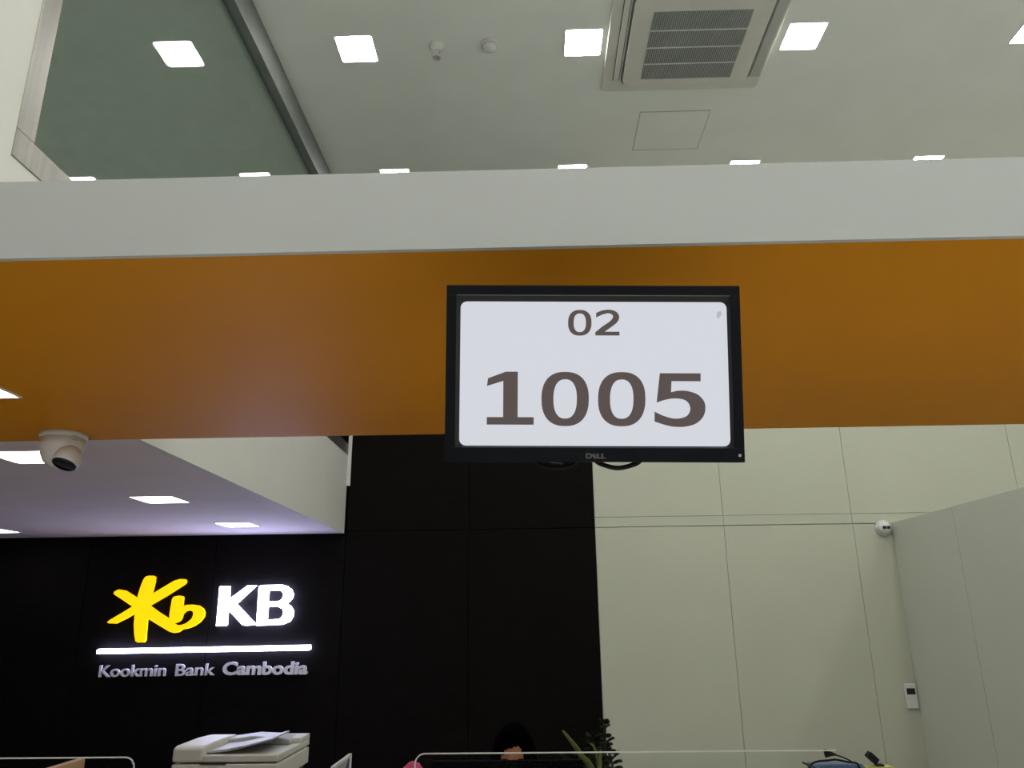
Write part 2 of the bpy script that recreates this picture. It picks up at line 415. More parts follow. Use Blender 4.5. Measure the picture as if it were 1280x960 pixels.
# sprinkler and smoke detector
sp = thing('ceiling_sprinkler', 'chrome pendent sprinkler head on a round white plate in the ceiling', 'sprinkler', (-.544, 4.0, ZC))
c = (-.544, 4.0, ZC)
G().lathe([(.05, 0), (.05, -.006), (.042, -.012), (.03, -.03), (.026, -.034)], c).build('escutcheon', M_plastic, sp, smooth=True)
G().lathe([(.012, -.034), (.012, -.05), (.008, -.052), (.008, -.056)], c, 12).build('body', M_chrome, sp, smooth=True)
for s_ in (-1, 1):
    G().tube([Vector(c)+Vector((s_*.01, 0, -.05)), Vector(c)+Vector((s_*.02, 0, -.066)), Vector(c)+Vector((s_*.006, 0, -.086))], .0035, 6).build('frame_arm', M_chrome, sp)
G().lathe([(.004, -.083), (.026, -.086), (.026, -.089), (.004, -.089)], c, 16).build('deflector', M_chrome, sp)
sm = thing('smoke_detector', 'small round white smoke detector in the ceiling beside the sprinkler', 'smoke detector', (-.208, 3.992, ZC))
c = (-.208, 3.992, ZC)
G().lathe([(.056, 0), (.056, -.012), (.050, -.016)], c).build('base', M_plastic, sm, smooth=True)
G().lathe([(.044, -.016), (.042, -.030), (.030, -.044), (.012, -.05)], c).build('sensor_dome', M_plastic, sm, smooth=True)
G().lathe([(.0445, -.019), (.0445, -.024), (.04, -.024)], c).build('vent_ring', M_acl, sm)

# ------------------------------------------------------------------ dome camera under the canopy edge
dc = thing('dome_camera', 'white turret security camera under the orange canopy edge', 'security camera', (-1.825, 2.88, ZS))
c = Vector((-1.825, 2.88, ZS))
G().lathe([(.085, 0), (.085, -.014), (.080, -.020)], c, 32).build('base', M_plastic, dc, smooth=True)
G().lathe([(.079, -.020), (.078, -.05), (.073, -.08), (.060, -.110), (.036, -.132), (.008, -.140)], c, 32).build('housing', M_plastic, dc, smooth=True)
tw = (Vector((0, 0, EYE))-c).normalized(); rr_ = (RGT-tw*RGT.dot(tw)).normalized(); uu_ = (UPV-tw*UPV.dot(tw)).normalized()
lensdir = (tw*.45-rr_*.40-uu_*.80).normalized()
Mr = Vector((0, 0, 1)).rotation_difference(lensdir).to_matrix()
eb = onY(85.5, 571, c.y-.035)
G().lathe([(.003, -.045), (.03, -.035), (.046, -.012), (.049, .010), (.047, .030), (.045, .033)], eb, 28, Mr).build('eyeball', M_plastic, dc, smooth=True)
G().lathe([(.044, .030), (.0445, .036), (.040, .040), (.003, .040)], eb, 28, Mr).build('lens_window', M_lens, dc, smooth=True)
G().bx(c.x+.06, c.x+.082, c.y-.05, c.y-.03, ZS-.035, ZS-.018).build('cover_screw', M_acl, dc, bevel=.003)

# ------------------------------------------------------------------ monitor on its bracket
mo = thing('monitor', 'black monitor hung from the canopy showing 02 and 1005', 'monitor', (.12, 1.344, EYE+.434))
rm = Matrix.Rotation(.024, 3, 'Z') @ Matrix.Rotation(.184, 3, 'X') @ Matrix.Rotation(.015, 3, 'Y')
mo.rotation_euler = rm.to_euler()
W2, H2 = .2725, .1635
SX0, SX1, SZ0, SZ1 = -.2465, .2485, -.1345, .1335     # lit picture, local
Z0 = (0, 0, 0)
sh = G().bx(-W2, W2, .0045, .03, -H2, H2)
sh.add([(-W2+.03, .03, -H2+.03), (W2-.03, .03, -H2+.03), (W2-.03, .03, H2-.03), (-W2+.03, .03, H2-.03),
        (-.14, .052, -.09), (.14, .052, -.09), (.14, .052, .09), (-.14, .052, .09)], [(0,1,5,4),(1,2,6,5),(2,3,7,6),(3,0,4,7),(4,5,6,7),(3,2,1,0)])
sh.build('back_shell', M_black, mo, off=Z0, bevel=.003)
bz = G()
bi = .019; bb = .026
bz.bx(-W2, W2, -.004, .004, H2-bi, H2).bx(-W2, W2, -.004, .004, -H2, -H2+bb).bx(-W2, -W2+bi, -.004, .004, -H2+bb, H2-bi).bx(W2-bi, W2, -.004, .004, -H2+bb, H2-bi)
bz.build('bezel', M_bez, mo, off=Z0, bevel=.0012)
ins = G(); e = .010
xa, xb, za, zb = -W2+bi, W2-bi, -H2+bb, H2-bi
# sloped inner lip from bezel down to the panel
def lip(a, b, c_, d):
    ins.add([a, b, c_, d], [(0, 1, 2, 3)])
ya, yb = -.002, .003
o4 = [(xa, ya, za), (xb, ya, za), (xb, ya, zb), (xa, ya, zb)]
i4 = [(SX0-.001, yb, SZ0-.001), (SX1+.001, yb, SZ0-.001), (SX1+.001, yb, SZ1+.001), (SX0-.001, yb, SZ1+.001)]
for k in range(4): lip(o4[k], o4[(k+1) % 4], i4[(k+1) % 4], i4[k])
ins.build('inner_lip', M_bezin, mo, off=Z0)
G().bx(xa, xb, -.0046, -.004, zb-.001, zb+.0004).build('lip_highlight', M_logo, mo, off=Z0)
G().bx(xa, xb, .0032, .0039, za, zb).build('panel_border', M_bezin, mo, off=Z0)
scr = G().prism([Vector((x, .0022, z)) for x, z in rrect(SX0, SX1, SZ0, SZ1, .012)], (0, .0012, 0)).build('screen', M_screen, mo, off=Z0)
# digits: px in the photo -> local screen coordinates
def s_loc(px, py):
    # bilinear inverse from the photographed screen corners
    u = (px-(575+(574-575)*(py-377)/180))/((909-575)+((915-574)-(909-575))*(py-377)/180)
    v = (py-377)/180
    return SX0+u*(SX1-SX0), SZ1-v*(SZ1-SZ0)
def ring(cx, cy, rx, ry, n=40, p=2.4):
    out = []
    for k in range(n):
        a = 2*math.pi*k/n; ca, sa = math.cos(a), math.sin(a)
        out.append((cx+rx*math.copysign(abs(ca)**(2/p), ca), cy+ry*math.copysign(abs(sa)**(2/p), sa)))
    return out
def zq(x, y, s=3.122, ox=540, oy=340): return (ox+x/s, oy+y/s)
ZC1 = lambda L: [zq(*q) for q in L]
one = [(218,418),(288,392),(335,392),(335,568),(398,568),(398,597),(214,597),(214,568),(278,568),(278,428),(214,448)]
zA = [ring(521, 497, 93, 105), ring(521, 497, 46, 76)]
zB = [ring(743, 497, 93, 105), ring(743, 497, 46, 76)]
def bowl(L): return [tuple(q)[:2] for q in bez([(*q, 0) for q in L], 6)]
five = [(892,396),(1052,396),(1052,427),(938,427),(936,470)]+bowl([(940,469),(965,464),(1000,465),(1040,478),(1066,505),(1071,535),(1062,565),(1035,590),(995,602),(950,603),(910,595),(872,583)])+bowl([(872,545),(905,560),(945,571),(980,569),(1003,557),(1012,535),(1005,512),(985,498),(950,494),(915,499),(880,510)])
z0 = [ring(577, 199, 46, 51), ring(577, 199, 24, 37)]
two = bowl([(641,160),(665,150),(695,147),(720,155),(731,172),(728,190),(712,207),(675,234)])+[(733,234),(733,249),(638,249),(638,236)]+bowl([(640,235),(665,214),(695,193),(707,176),(702,165),(686,161),(664,167),(641,178)])
def digit(loops):
    outline('digit', [[s_loc(*q) for q in ZC1(L)] for L in loops], M_digit, scr, .0006, lambda x, y, d: Vector((x, .0016+d, y)))
digit([one]); digit(zA); digit(zB); digit([five]); digit(z0); digit([two])
mk = [s_loc(*q) for q in ((897, 390), (902, 388), (903, 393), (899, 398), (897, 396))]
outline('cursor_mark', [mk], mat('screen_mark', (.02, .02, .02), .4, emit=(.45, .44, .47), estr=1.0), scr, .0006, lambda x, y, d: Vector((x, .0016+d, y)))
lets, ex = text_letters('DELL', .035)
for li, (vs, fs) in enumerate(lets):
    if li == 1:      # the tilted second letter
        mx = sum(v[0] for v in vs)/len(vs); my = .34; ca, sa = math.cos(R(28)), math.sin(R(28))
        vs = [(mx+((v[0]-mx)*ca-(v[1]-my)*sa)*.92, my+((v[0]-mx)*sa+(v[1]-my)*ca)*.92, v[2]) for v in vs]
    sc = .036/(ex[1]-ex[0])
    G().add([((v[0]-(ex[0]+ex[1])/2)*sc+.002, -.0043-v[2]*.004, -H2+.0065+v[1]*.0125) for v in vs], fs).build('logo_letter', M_logo, mo, off=Z0)
G().bx(W2-.012, W2-.007, -.0055, -.004, -H2+.010, -H2+.015).build('power_button', M_led, mo, off=Z0, bevel=.001)
# bracket (behind the monitor, from the canopy)
br = thing('monitor_bracket', 'black pole bracket behind the monitor, fixed under the orange canopy', 'bracket', (.115, 1.64, ZS))
bp = Vector((.115, 1.64, ZS))
G().lathe([(.045, 0), (.045, -.006), (.02, -.010)], bp, 24).build('ceiling_plate', M_black, br, smooth=True)
G().tube([bp+Vector((0, 0, -.008)), bp+Vector((0, 0, -.27))], .014, 16).build('pole', M_black, br, smooth=True)
G().tube([bp+Vector((0, 0, -.26)), (.119, 1.452, EYE+.445)], .011, 12).build('arm', M_black, br, smooth=True)
G().bx(.068, .168, 1.437, 1.444, EYE+.39, EYE+.49).build('mount_plate', M_black, br)
# cable loops under the monitor
def cable(name, pts, r, m, label, n=10): return tag(G().tube(bez(pts, n), r, 8).solo(name, m, smooth=True), label, 'cable')
Yc = 1.415
def mc(px, py, dy=0): return onY(px, py, Yc+dy)
cable('power_cable', [mc(735, 560), mc(745, 576), mc(757, 582), mc(772, 585), mc(788, 582), mc(800, 576), mc(806, 562)], .0045, M_black, 'black cable loop below the monitor, in front of the white wall')
cable('video_cable', [mc(660, 560), mc(670, 577), mc(683, 583), mc(698, 585), mc(712, 583), mc(722, 575), mc(728, 562)], .0045, M_black, 'black cable loop with a plug below the monitor, in front of dark wall')
pl = thing('cable_plug', 'black plug and grey cable tie hanging below the monitor', 'plug', mc(711, 574, .012))
G().tube([mc(703, 584, .012), mc(717, 572, .012)], .0048, 10).build('plug_body', M_black, pl)
G().tube([mc(648, 577, .012), mc(662, 570, .012), mc(690, 578, .012), mc(706, 580, .012)], .0013, 6).build('cable_tie', M_logo, pl)

# ------------------------------------------------------------------ bank sign on the dark wall
YSN = D-.05
sg = thing('bank_sign', 'illuminated bank sign with yellow emblem and white KB on the dark wall', 'sign', (-2.68, D, 1.2))
so_ = Vector(sg.location)
def wall_pt(px, py):
    p = onY(px, py, YSN); return (p.x, p.z)
def pl_wall(y0):
    return lambda x, z, d: Vector((x, y0+d, z))-so_
def z9(L, ox, oy, s=9.143): return [wall_pt(ox+x/s, oy+y/s) for x, y in L]
emb = [(450,130),(475,98),(510,88),(560,88),(582,102),(575,160),(540,302),(640,240),(800,145),(870,125),(925,128),(938,150),(925,180),(880,210),(700,325),(518,430),
       (620,505),(745,584),(748,520),(775,360),(795,328),(850,315),(900,325),(903,345),(892,440),(940,422),(1010,418),(1080,430),(1130,465),(1147,510),(1138,560),(1090,620),(1020,665),(950,692),(890,702),(850,732),(800,742),(750,730),(650,670),(490,572),
       (478,700),(468,830),(445,850),(380,852),(358,835),(345,760),(340,650),(350,520),(250,575),(130,635),(50,632),(35,618),(70,590),(200,515),(322,440),(220,370),(120,305),(108,290),(120,268),(165,245),(240,258),(378,345),(395,280),(425,190)]
hole = [(885,570),(895,530),(930,495),(985,482),(1015,500),(1020,530),(1000,580),(940,630),(880,652),(830,655),(790,635),(840,618),(868,600)]
outline('emblem', [z9(emb, 130, 710), z9(hole, 130, 710)], M_yel, sg, .03, pl_wall(YSN+.015))
kk = [(132,122),(150,116),(245,118),(235,270),(450,110),(548,108),(320,318),(535,548),(520,560),(440,566),(395,562),(222,378),(210,560),(192,570),(92,572)]
bb_ = [(580,118),(610,106),(840,100),(900,115),(950,155),(970,205),(960,250),(900,315),(945,350),(972,400),(965,460),(930,520),(840,555),(550,568)]
b1 = [(690,165),(820,162),(855,190),(860,225),(840,270),(800,290),(682,290)]
b2 = [(680,352),(800,350),(850,375),(862,420),(850,460),(815,492),(668,502)]
outline('letter', [z9(kk, 260, 720)], M_sgw, sg, .03, pl_wall(YSN+.015))
outline('letter', [z9(bb_, 260, 720), z9(b1, 260, 720), z9(b2, 260, 720)], M_sgw, sg, .03, pl_wall(YSN+.015))
outline('underline_bar', [[wall_pt(*q) for q in ((123, 811.3), (387.5, 806.2), (388, 811), (386, 812.8), (120.5, 817.5), (121, 813))]], M_sgw, sg, .03, pl_wall(YSN+.015))
def word(body, x0, x1, ybl0, ybl1, cap, off, shear):
    lets, ex = text_letters(body, off)
    for vs, fs in lets:
        q = []
        for v in vs:
            t = (v[0]-ex[0])/(ex[1]-ex[0])
            px = x0+(x1-x0)*t; py = ybl0+(ybl1-ybl0)*t
            hgt = v[1]/.69*cap
            a = wall_pt(px+hgt*shear, py-hgt)
            q.append(Vector((a[0], YSN+.03-v[2]*.2, a[1])))
        G().add(q, fs).build('small_letter', M_let, sg)
word('Kookmin', 121, 204.5, 846.5, 845, 14.5, .012, .12)
word('Bank', 217, 266, 845, 844, 14.5, .012, .12)
word('Cambodia', 276, 383, 843.5, 842.5, 15.2, .034, .12)

# ------------------------------------------------------------------ things on the right-hand wall
th = thing('wall_thermostat', 'small white wall controller with black display near the corner', 'controller', (2.929, D, EYE-.69))
G().bx(2.884, 2.975, D-.022, D-.0005, EYE-.69, EYE-.508).build('body', M_plastic, th, bevel=.008, seg=3)
G().bx(2.897, 2.960, D-.0245, D-.0215, EYE-.585, EYE-.540).build('display', M_lens, th)
G().bx(2.884, 2.975, D-.0235, D-.0215, EYE-.612, EYE-.610).build('cover_seam', M_acl, th)
cc = thing('corner_camera', 'small white round camera at the top of the wall corner', 'security camera', (2.925, D, EYE+.64))
c = Vector((2.915, D-.001, EYE+.695)); Mf = Euler((R(90), 0, 0)).to_matrix()
G().lathe([(.066, 0), (.066, .012), (.060, .02)], c, 28, Mf).build('base', M_plastic, cc, smooth=True)
G().lathe([(.055, .02), (.052, .04), (.040, .058), (.02, .068), (.003, .07)], c, 28, Mf).build('dome', M_plastic, cc, smooth=True)
for dx in (-.017, .015):
    G().bx(c.x+dx-.013, c.x+dx+.013, c.y-.078, c.y-.050, c.z-.012, c.z+.012).build('lens_window', M_lens, cc, bevel=.003)

# ------------------------------------------------------------------ teller desks and clear screens
def desk(x0, x1, label):
    t = thing('teller_desk', label, 'desk', ((x0+x1)/2, 2.6, 0))
    G().bx(x0, x1, 2.28, 2.92, .72, .75).build('desktop', M_dkwood, t, bevel=.003)
    G().bx(x0+.02, x1-.02, 2.32, 2.34, 0, .719).build('front_panel', M_desk, t)
    for x in (x0+.02, x1-.05): G().bx(x, x+.03, 2.341, 2.88, 0, .719).build('side_panel', M_desk, t)
    return t
desk(-.42, 1.05, 'teller desk below the right-hand clear screen')
desk(-2.55, -1.14, 'teller desk below the left-hand clear screen')
def screen(pxl, y_l, pxr, y_r, label, Y, ext=None, full=True):
    a = onY(pxl, y_l, Y); b = onY(pxr, y_r, Y); zt = (a.z+b.z)/2; x0, x1 = a.x, b.x
    if ext is not None: x0 = ext
    t = thing('clear_screen', label, 'screen', ((x0+x1)/2, Y, .75), 'clear acrylic desk screens')
    prof = [(x0, .752), (x1, .752)]
    r = .028
    top = []
    for cx, a0 in ((x1-r, 0), (x0+r, 90)):
        for k in range(7):
            an = R(a0+90*k/6); top.append((cx+r*math.cos(an), zt-r+r*math.sin(an)))
    poly = prof+top
    G().prism([Vector((x, Y-.003, z)) for x, z in poly], (0, .006, 0)).build('pane', M_plexi, t)
    G().tube(([(x1, Y, .752)] if full else [])+[(x, Y, z) for x, z in (top if full else top[6:])]+[(x0, Y, .752)], .0022, 6).build('edge_light_tube', M_edge, t)  # opaque white tube standing in for light carried along the clear edge
    for x in (x0+.12, x1-.12):
        G().bx(x-.03, x+.03, Y-.05, Y-.004, .7505, .765).bx(x-.03, x+.03, Y+.004, Y+.05, .7505, .765).build('foot', M_plexi, t)
screen(519, 942, 1057, 938, 'long clear acrylic screen in the middle, in front of the plant', 2.45, None, False)
screen(0, 949, 169, 945.5, 'clear acrylic screen with rounded corner at the lower left', 2.45, -2.5)

# tan board standing behind the left screen
tag(G().prism([Vector((-1.622, 2.52, .7505)), Vector((-1.622, 2.94, .7505)), Vector((-1.622, 2.94, EYE-.4495)), Vector((-1.622, 2.52, EYE-.4495))], (.028, 0, 0)).solo('wooden_board', M_tan, bevel=.001, seg=1),
    'tan wooden board standing behind the lower left clear screen', 'board')

# ------------------------------------------------------------------ copier
cp = thing('photocopier', 'beige office photocopier with a document feeder by the dark wall', 'photocopier', (-1.44, 4.15, 0))
def cp_pt(px, py, Y): return onY(px, py, Y)
X0, X1, Y0, Y1 = -1.70, -1.20, 3.9, 4.42
ZT = .945
G().bx(X0+.01, X1-.01, Y0+.02, Y1, .06, .80).build('body', M_cop, cp, bevel=.01)
for k, z in enumerate((.08, .26, .44)):
    dr = G().bx(X0+.015, X1-.015, Y0, Y0+.02, z, z+.165).build('drawer', M_cop, cp, bevel=.005)
    G().bx(-1.53, -1.37, Y0-.006, Y0+.001, z+.12, z+.145).build('handle', M_copd, dr)
G().bx(X0+.015, X1-.015, Y0+.005, Y0+.02, .62, .78).build('front_door', M_cop, cp, bevel=.006)
G().bx(X0+.02, X1-.02, Y0+.06, Y1-.02, .80, .845).build('output_gap', M_copd, cp)
sc_ = G().bx(X0, X1, Y0-.01, Y1, .845, .925).build('scanner_unit', M_cop, cp, bevel=.008)
G().bx(X0+.135, X0+.255, Y0-.013, Y0-.006, .924, .932).build('panel_recess', M_copd, cp)
G().bx(X0+.03, X0+.36, Y0-.09, Y0-.01, .86, .885).build('control_panel', M_cop2, cp, bevel=.006)
lid = G()
lid.bx(X0+.14, X1, Y0-.005, Y1, .932, .962)
lid.bx(X1-.12, X1, Y1-.17, Y1, .962, .988)
lid.build('platen_cover', M_cop, cp, bevel=.005)
fp = [(Y0-.01, .932), (Y0-.01, .995), (Y0+.02, 1.003), (Y0+.26, 1.006), (Y0+.42, .998), (Y0+.50, .975), (Y0+.50, .932)]
G().prism([Vector((X0, y, z)) for y, z in fp], (.145, 0, 0)).build('document_feeder', M_cop, cp, bevel=.012, seg=3)
# feeder bridge: rises behind, and the slanted input tray over the cover
G().prism([Vector((X0+.1, Y0+.30, .985)), Vector((X0+.26, Y0+.30, 1.005)), Vector((X0+.40, Y0+.30, .998)), Vector((X0+.46, Y0+.30, .985)), Vector((X0+.46, Y0+.30, .963)), Vector((X0+.1, Y0+.30, .963))], (0, .16, 0)).build('feeder_bridge', M_cop2, cp, bevel=.006)
tr = [(X0+.147, .964), (X0+.24, .972), (X0+.33, .990), (X0+.455, 1.022), (X0+.455, 1.030), (X0+.33, 1.000), (X0+.23, .983), (X0+.147, .975)]
G().prism([Vector((x, Y0+.03, z)) for x, z in tr], (0, .27, 0)).build('input_tray', M_cop2, cp, bevel=.003)
for x in (X0+.06, X1-.06):
    for y in (Y0+.08, Y1-.08): G().tube([(x-.015, y, .03), (x+.015, y, .03)], .03, 12).build('caster', M_black, cp)
G().bx(X0+.02, X1-.02, Y0+.03, Y1-.01, .055, .062).build('base_plate', M_copd, cp)

# ------------------------------------------------------------------ low cabinet with framed board and pink bag
def cabinet(x0, x1, y0, y1, h, label):
    t = thing('storage_cabinet', label, 'cabinet', ((x0+x1)/2, (y0+y1)/2, 0))
    G().bx(x0, x1, y0+.018, y1, .04, h).build('carcass', M_desk, t, bevel=.003)
    G().bx(x0+.03, x1-.03, y0+.05, y1-.02, 0, .04).build('plinth', M_copd, t)
    m = (x0+x1)/2
    for a, b, hx in ((x0+.003, m-.002, m-.04), (m+.002, x1-.003, m+.03)):
        d = G().bx(a, b, y0, y0+.017, .045, h-.005).build('door', M_desk, t, bevel=.002)
        G().bx(hx, hx+.01, y0-.02, y0, h-.2, h-.08).build('handle', M_steel, d)
cabinet(-1.0, -.36, 3.30, 3.85, .72, 'white low cabinet between the photocopier and the pink bag')
cabinet(1.0, 1.75, 3.40, 3.95, .80, 'white low cabinet below the blue box and cables')
fb = thing('framed_board', 'white framed board with blue print standing beside the photocopier', 'board', (-.81, 3.5, .72))
bt = EYE-.548
frm = G()
for a in ((3.34, 3.66, bt-.012, bt), (3.34, 3.66, .721, .735), (3.34, 3.352, .735, bt-.012), (3.628, 3.66, .735, bt-.012)): frm.bx(-.816, -.804, *a)
frm.build('frame', M_plastic, fb)
G().bx(-.814, -.808, 3.352, 3.628, .735, bt-.012).build('sheet', mat('sheet_grey', (.36, .36, .42), .5, noise=.05), fb)
G().prism([Vector((-.8078, 3.625, bt-.012)), Vector((-.8078, 3.50, bt-.075)), Vector((-.8078, 3.55, bt-.16)), Vector((-.8078, 3.625, bt-.16))], (.0006, 0, 0)).build('blue_print', M_blue, fb)
bg = thing('pink_bag', 'crumpled pink fabric bag behind the clear screen', 'bag', (-.54, 3.6, .72))
pb = G(); rings = []
prof = [(0.0, .085, .06), (.06, .098, .07), (.14, .09, .062), (.2, .075, .04), (.235, .06, .02), (.252, .045, .008)]
for z, rx, ry in prof:
    rg = []
    for k in range(24):
        a = 2*math.pi*k/24; wv = 1+.07*math.sin(5*a+z*30)+.04*math.sin(9*a)
        x = rx*wv*math.cos(a); zz = .721+z+(.022*(x/.06) if z > .2 else 0)-(.03*max(0, -x/.05) if z > .2 else 0)
        if z > .2 and x > .02: zz -= .03*(x-.02)/.04
        rg.append((-.545+x, 3.6+ry*wv*math.sin(a), zz))
    rings.append(rg)
pb.rings(rings).build('sack', M_pink, bg, smooth=True)
G().tube(bez([(-.56, 3.6, .955), (-.57, 3.57, .93), (-.56, 3.545, .89), (-.53, 3.54, .89), (-.51, 3.57, .94)], 6), .005, 6).build('handle', M_pink, bg)

# ------------------------------------------------------------------ seated person at the desk, only the forehead shows above the screen line
ps = thing('person', 'seated person in dark clothes with black hair behind the clear screen', 'person', (-.08, 3.1, 0))
HX, HY, HZ = -.08, 3.03, 1.065
base = Vector((-.08, 3.1, 0))
me = bpy.data.meshes.new('body')
vs = {'pel': (0, .14, .56), 'wst': (0, .11, .70), 'chs': (0, .07, .84), 'nck': (0, .04, .925), 'hed': (0, -.01, .98),
      'shl': (-.16, .06, .87), 'elL': (-.25, -.06, .74), 'wrL': (-.17, -.25, .81), 'shr': (.16, .06, .87), 'elR': (.25, -.06, .74), 'wrR': (.17, -.25, .81),
      'hpL': (-.09, .10, .53), 'knL': (-.10, -.28, .53), 'anL': (-.10, -.26, .10), 'toL': (-.10, -.40, .045),
      'hpR': (.09, .10, .53), 'knR': (.10, -.28, .53), 'anR': (.10, -.26, .10), 'toR': (.10, -.40, .045)}
rad = {'pel': .13, 'wst': .115, 'chs': .125, 'nck': .052, 'hed': .05, 'shl': .06, 'shr': .06, 'elL': .043, 'elR': .043, 'wrL': .028, 'wrR': .028,
       'hpL': .085, 'hpR': .085, 'knL': .058, 'knR': .058, 'anL': .042, 'anR': .042, 'toL': .035, 'toR': .035}
ks = list(vs); ed = [('pel','wst'),('wst','chs'),('chs','nck'),('nck','hed'),('chs','shl'),('shl','elL'),('elL','wrL'),('chs','shr'),('shr','elR'),('elR','wrR'),
      ('pel','hpL'),('hpL','knL'),('knL','anL'),('anL','toL'),('pel','hpR'),('hpR','knR'),('knR','anR'),('anR','toR')]
me.from_pydata([vs[k] for k in ks], [(ks.index(a), ks.index(b)) for a, b in ed], [])
bo = link('body', me, M_suit, ps)
bo.modifiers.new('skin', 'SKIN')
bo.data.skin_vertices or None
if not me.skin_vertices:
    bmx = bmesh.new(); bmx.from_mesh(me); bmx.verts.layers.skin.verify(); bmx.to_mesh(me); bmx.free()
for k, sv in zip(ks, me.skin_vertices[0].data): sv.radius = (rad[k], rad[k]); sv.use_root = (k == 'pel')
bo.modifiers.new('smooth', 'SUBSURF').levels = 2; bo.modifiers['smooth'].render_levels = 2
hd = G(); n, m = 28, 20; rings = []
for i in range(m+1):
    t = -math.pi/2+math.pi*i/m; t = max(-1.5, min(1.5, t)); rg = []
    for k in range(n):
        a = 2*math.pi*k/n; st = math.sin(t)
        wx = .072*(1-.22*max(0, -st)); wy = .092*(1-.10*max(0, -st))
        x = wx*math.cos(t)*math.cos(a); y = wy*math.cos(t)*math.sin(a); z = .112*st
        if y < 0 and -.55 < st < -.02 and abs(x) < .016: y -= .020*(1-abs(x)/.016)*(1-abs(st+.25)/.3 if abs(st+.25) < .3 else 0)
        rg.append((HX+x, HY+y, HZ+z))
    rings.append(rg)
hd.rings(rings); head = hd.build('head', M_skin, ps, smooth=True)
for s_ in (-1, 1):
    G().ell((HX+s_*.030, HY-.083, HZ-.008), (.014, .008, .007), 12, 8).build('eye', M_eye, head, smooth=True, off=base)
    G().ell((HX+s_*.030, HY-.0905, HZ-.008), (.0055, .003, .006), 10, 6).build('iris', M_lens, head, smooth=True, off=base)
    G().ell((HX+s_*.072, HY+.005, HZ-.01), (.010, .018, .030), 10, 8).build('ear', M_skin, head, smooth=True, off=base)
    G().tube(bez([(HX+s_*.009, HY-.0925, HZ+.012), (HX+s_*.03, HY-.092, HZ+.018), (HX+s_*.055, HY-.075, HZ+.008)], 5), .0062, 6).build('eyebrow', M_hair, head, off=base)
    # dark spectacles
    G().tube([(HX+s_*.030+.025*math.cos(a), HY-.099+.4*abs(.025*math.cos(a)*.3), HZ-.006+.018*math.sin(a)) for a in [2*math.pi*k/16 for k in range(17)]], .0028, 6).build('spectacle_rim', M_black, head, off=base)
G().tube(bez([(HX-.022, HY-.082, HZ-.058), (HX, HY-.088, HZ-.056), (HX+.022, HY-.082, HZ-.058)], 5), .005, 6).build('mouth', M_lip, head, off=base)
# hair: a cap around the skull with a face opening
hr = G(); rings = []; n, m = 84, 50
hv = []; hf = []
for i in range(m+1):
    t = -.75+(math.pi/2+.75)*i/m; t = min(t, 1.53)
    for k in range(n):
        a = 2*math.pi*k/n; rx, ry, rz = .086, .106, .130
        hv.append((HX+rx*math.cos(t)*math.cos(a), HY+.008+ry*math.cos(t)*math.sin(a), HZ+rz*math.sin(t)))
def keep(c):
    x, y, z = c[0]-HX, c[1]-HY, c[2]-HZ
    if y > -.02: return True
    half = .046-.30*max(0, z-.012)+.004*math.sin(x*400)
    top = .061+.005*math.tanh((x-.004)*120)-.25*max(0, abs(x)-.02)
    return not (abs(x+.001) < half and z < top)
for i in range(m):
    for k in range(n):
        f = (i*n+k, i*n+(k+1) % n, (i+1)*n+(k+1) % n, (i+1)*n+k)
        c = [sum(hv[j][q] for j in f)/4 for q in range(3)]
        if keep(c): hf.append(f)
hf.append(tuple(range(m*n, (m+1)*n)))
ho = G().add(hv, hf).build('hair', M_hair, ps, smooth=True)
sd = ho.modifiers.new('thickness', 'SOLIDIFY'); sd.thickness = .012; sd.offset = -1
for s_ in (-1, 1):
    wr = Vector((HX+s_*.17, 2.845, .795)); hnd = G()
    pm = [Vector((s_*-.0, 0, 0)), Vector((-s_*.02, -.04, -.004)), Vector((-s_*.03, -.075, -.010))]
    hnd.tube([wr+p for p in pm], [.024, .034, .030], 10)
    for q, (dx, ln) in enumerate(((-.024, .050), (-.008, .060), (.009, .056), (.024, .042))):
        b0 = wr+Vector((-s_*.03+dx, -.07, -.010)); hnd.tube([b0, b0+Vector((0, -ln*.55, -.001)), b0+Vector((0, -ln, -.012))], [.0085, .008, .006], 8)
    b0 = wr+Vector((-s_*.03, -.03, -.006)); hnd.tube([b0, b0+Vector((-s_*.035, -.03, -.004)), b0+Vector((-s_*.04, -.055, -.010))], [.011, .009, .007], 8)
    hnd.build('hand', M_skin, ps, smooth=True)
dm = thing('desktop_monitor', 'black desktop monitor in front of the seated person', 'monitor', (-.09, 2.66, .75))
zd = onY(640, 950.5, 2.66).z
G().bx(-.33, .15, 2.65, 2.675, zd-.29, zd).build('casing', M_suit, dm, bevel=.004)
G().bx(-.32, .14, 2.6755, 2.677, zd-.275, zd-.012).build('panel', M_lens, dm)
G().bx(-.12, -.06, 2.635, 2.65, .76, zd-.1).build('stand_neck', M_suit, dm)
G().bx(-.20, .02, 2.56, 2.72, .7505, .762).build('stand_base', M_suit, dm, bevel=.003)
oc = thing('office_chair', 'dark office chair under the seated person', 'chair', (-.08, 3.24, 0))
G().bx(-.31, .15, 3.02, 3.46, .385, .435).build('seat', M_chair, oc, bevel=.02, seg=3)
G().bx(-.29, .13, 3.46, 3.50, .50, .84).build('backrest', M_chair, oc, bevel=.015, seg=3)
G().tube([(-.08, 3.24, .07), (-.08, 3.24, .385)], .025, 12).build('gas_lift', M_black, oc)
G().tube([(-.08, 3.3, .38), (-.08, 3.52, .40), (-.08, 3.515, .6)], .015, 8).build('back_bar', M_black, oc)
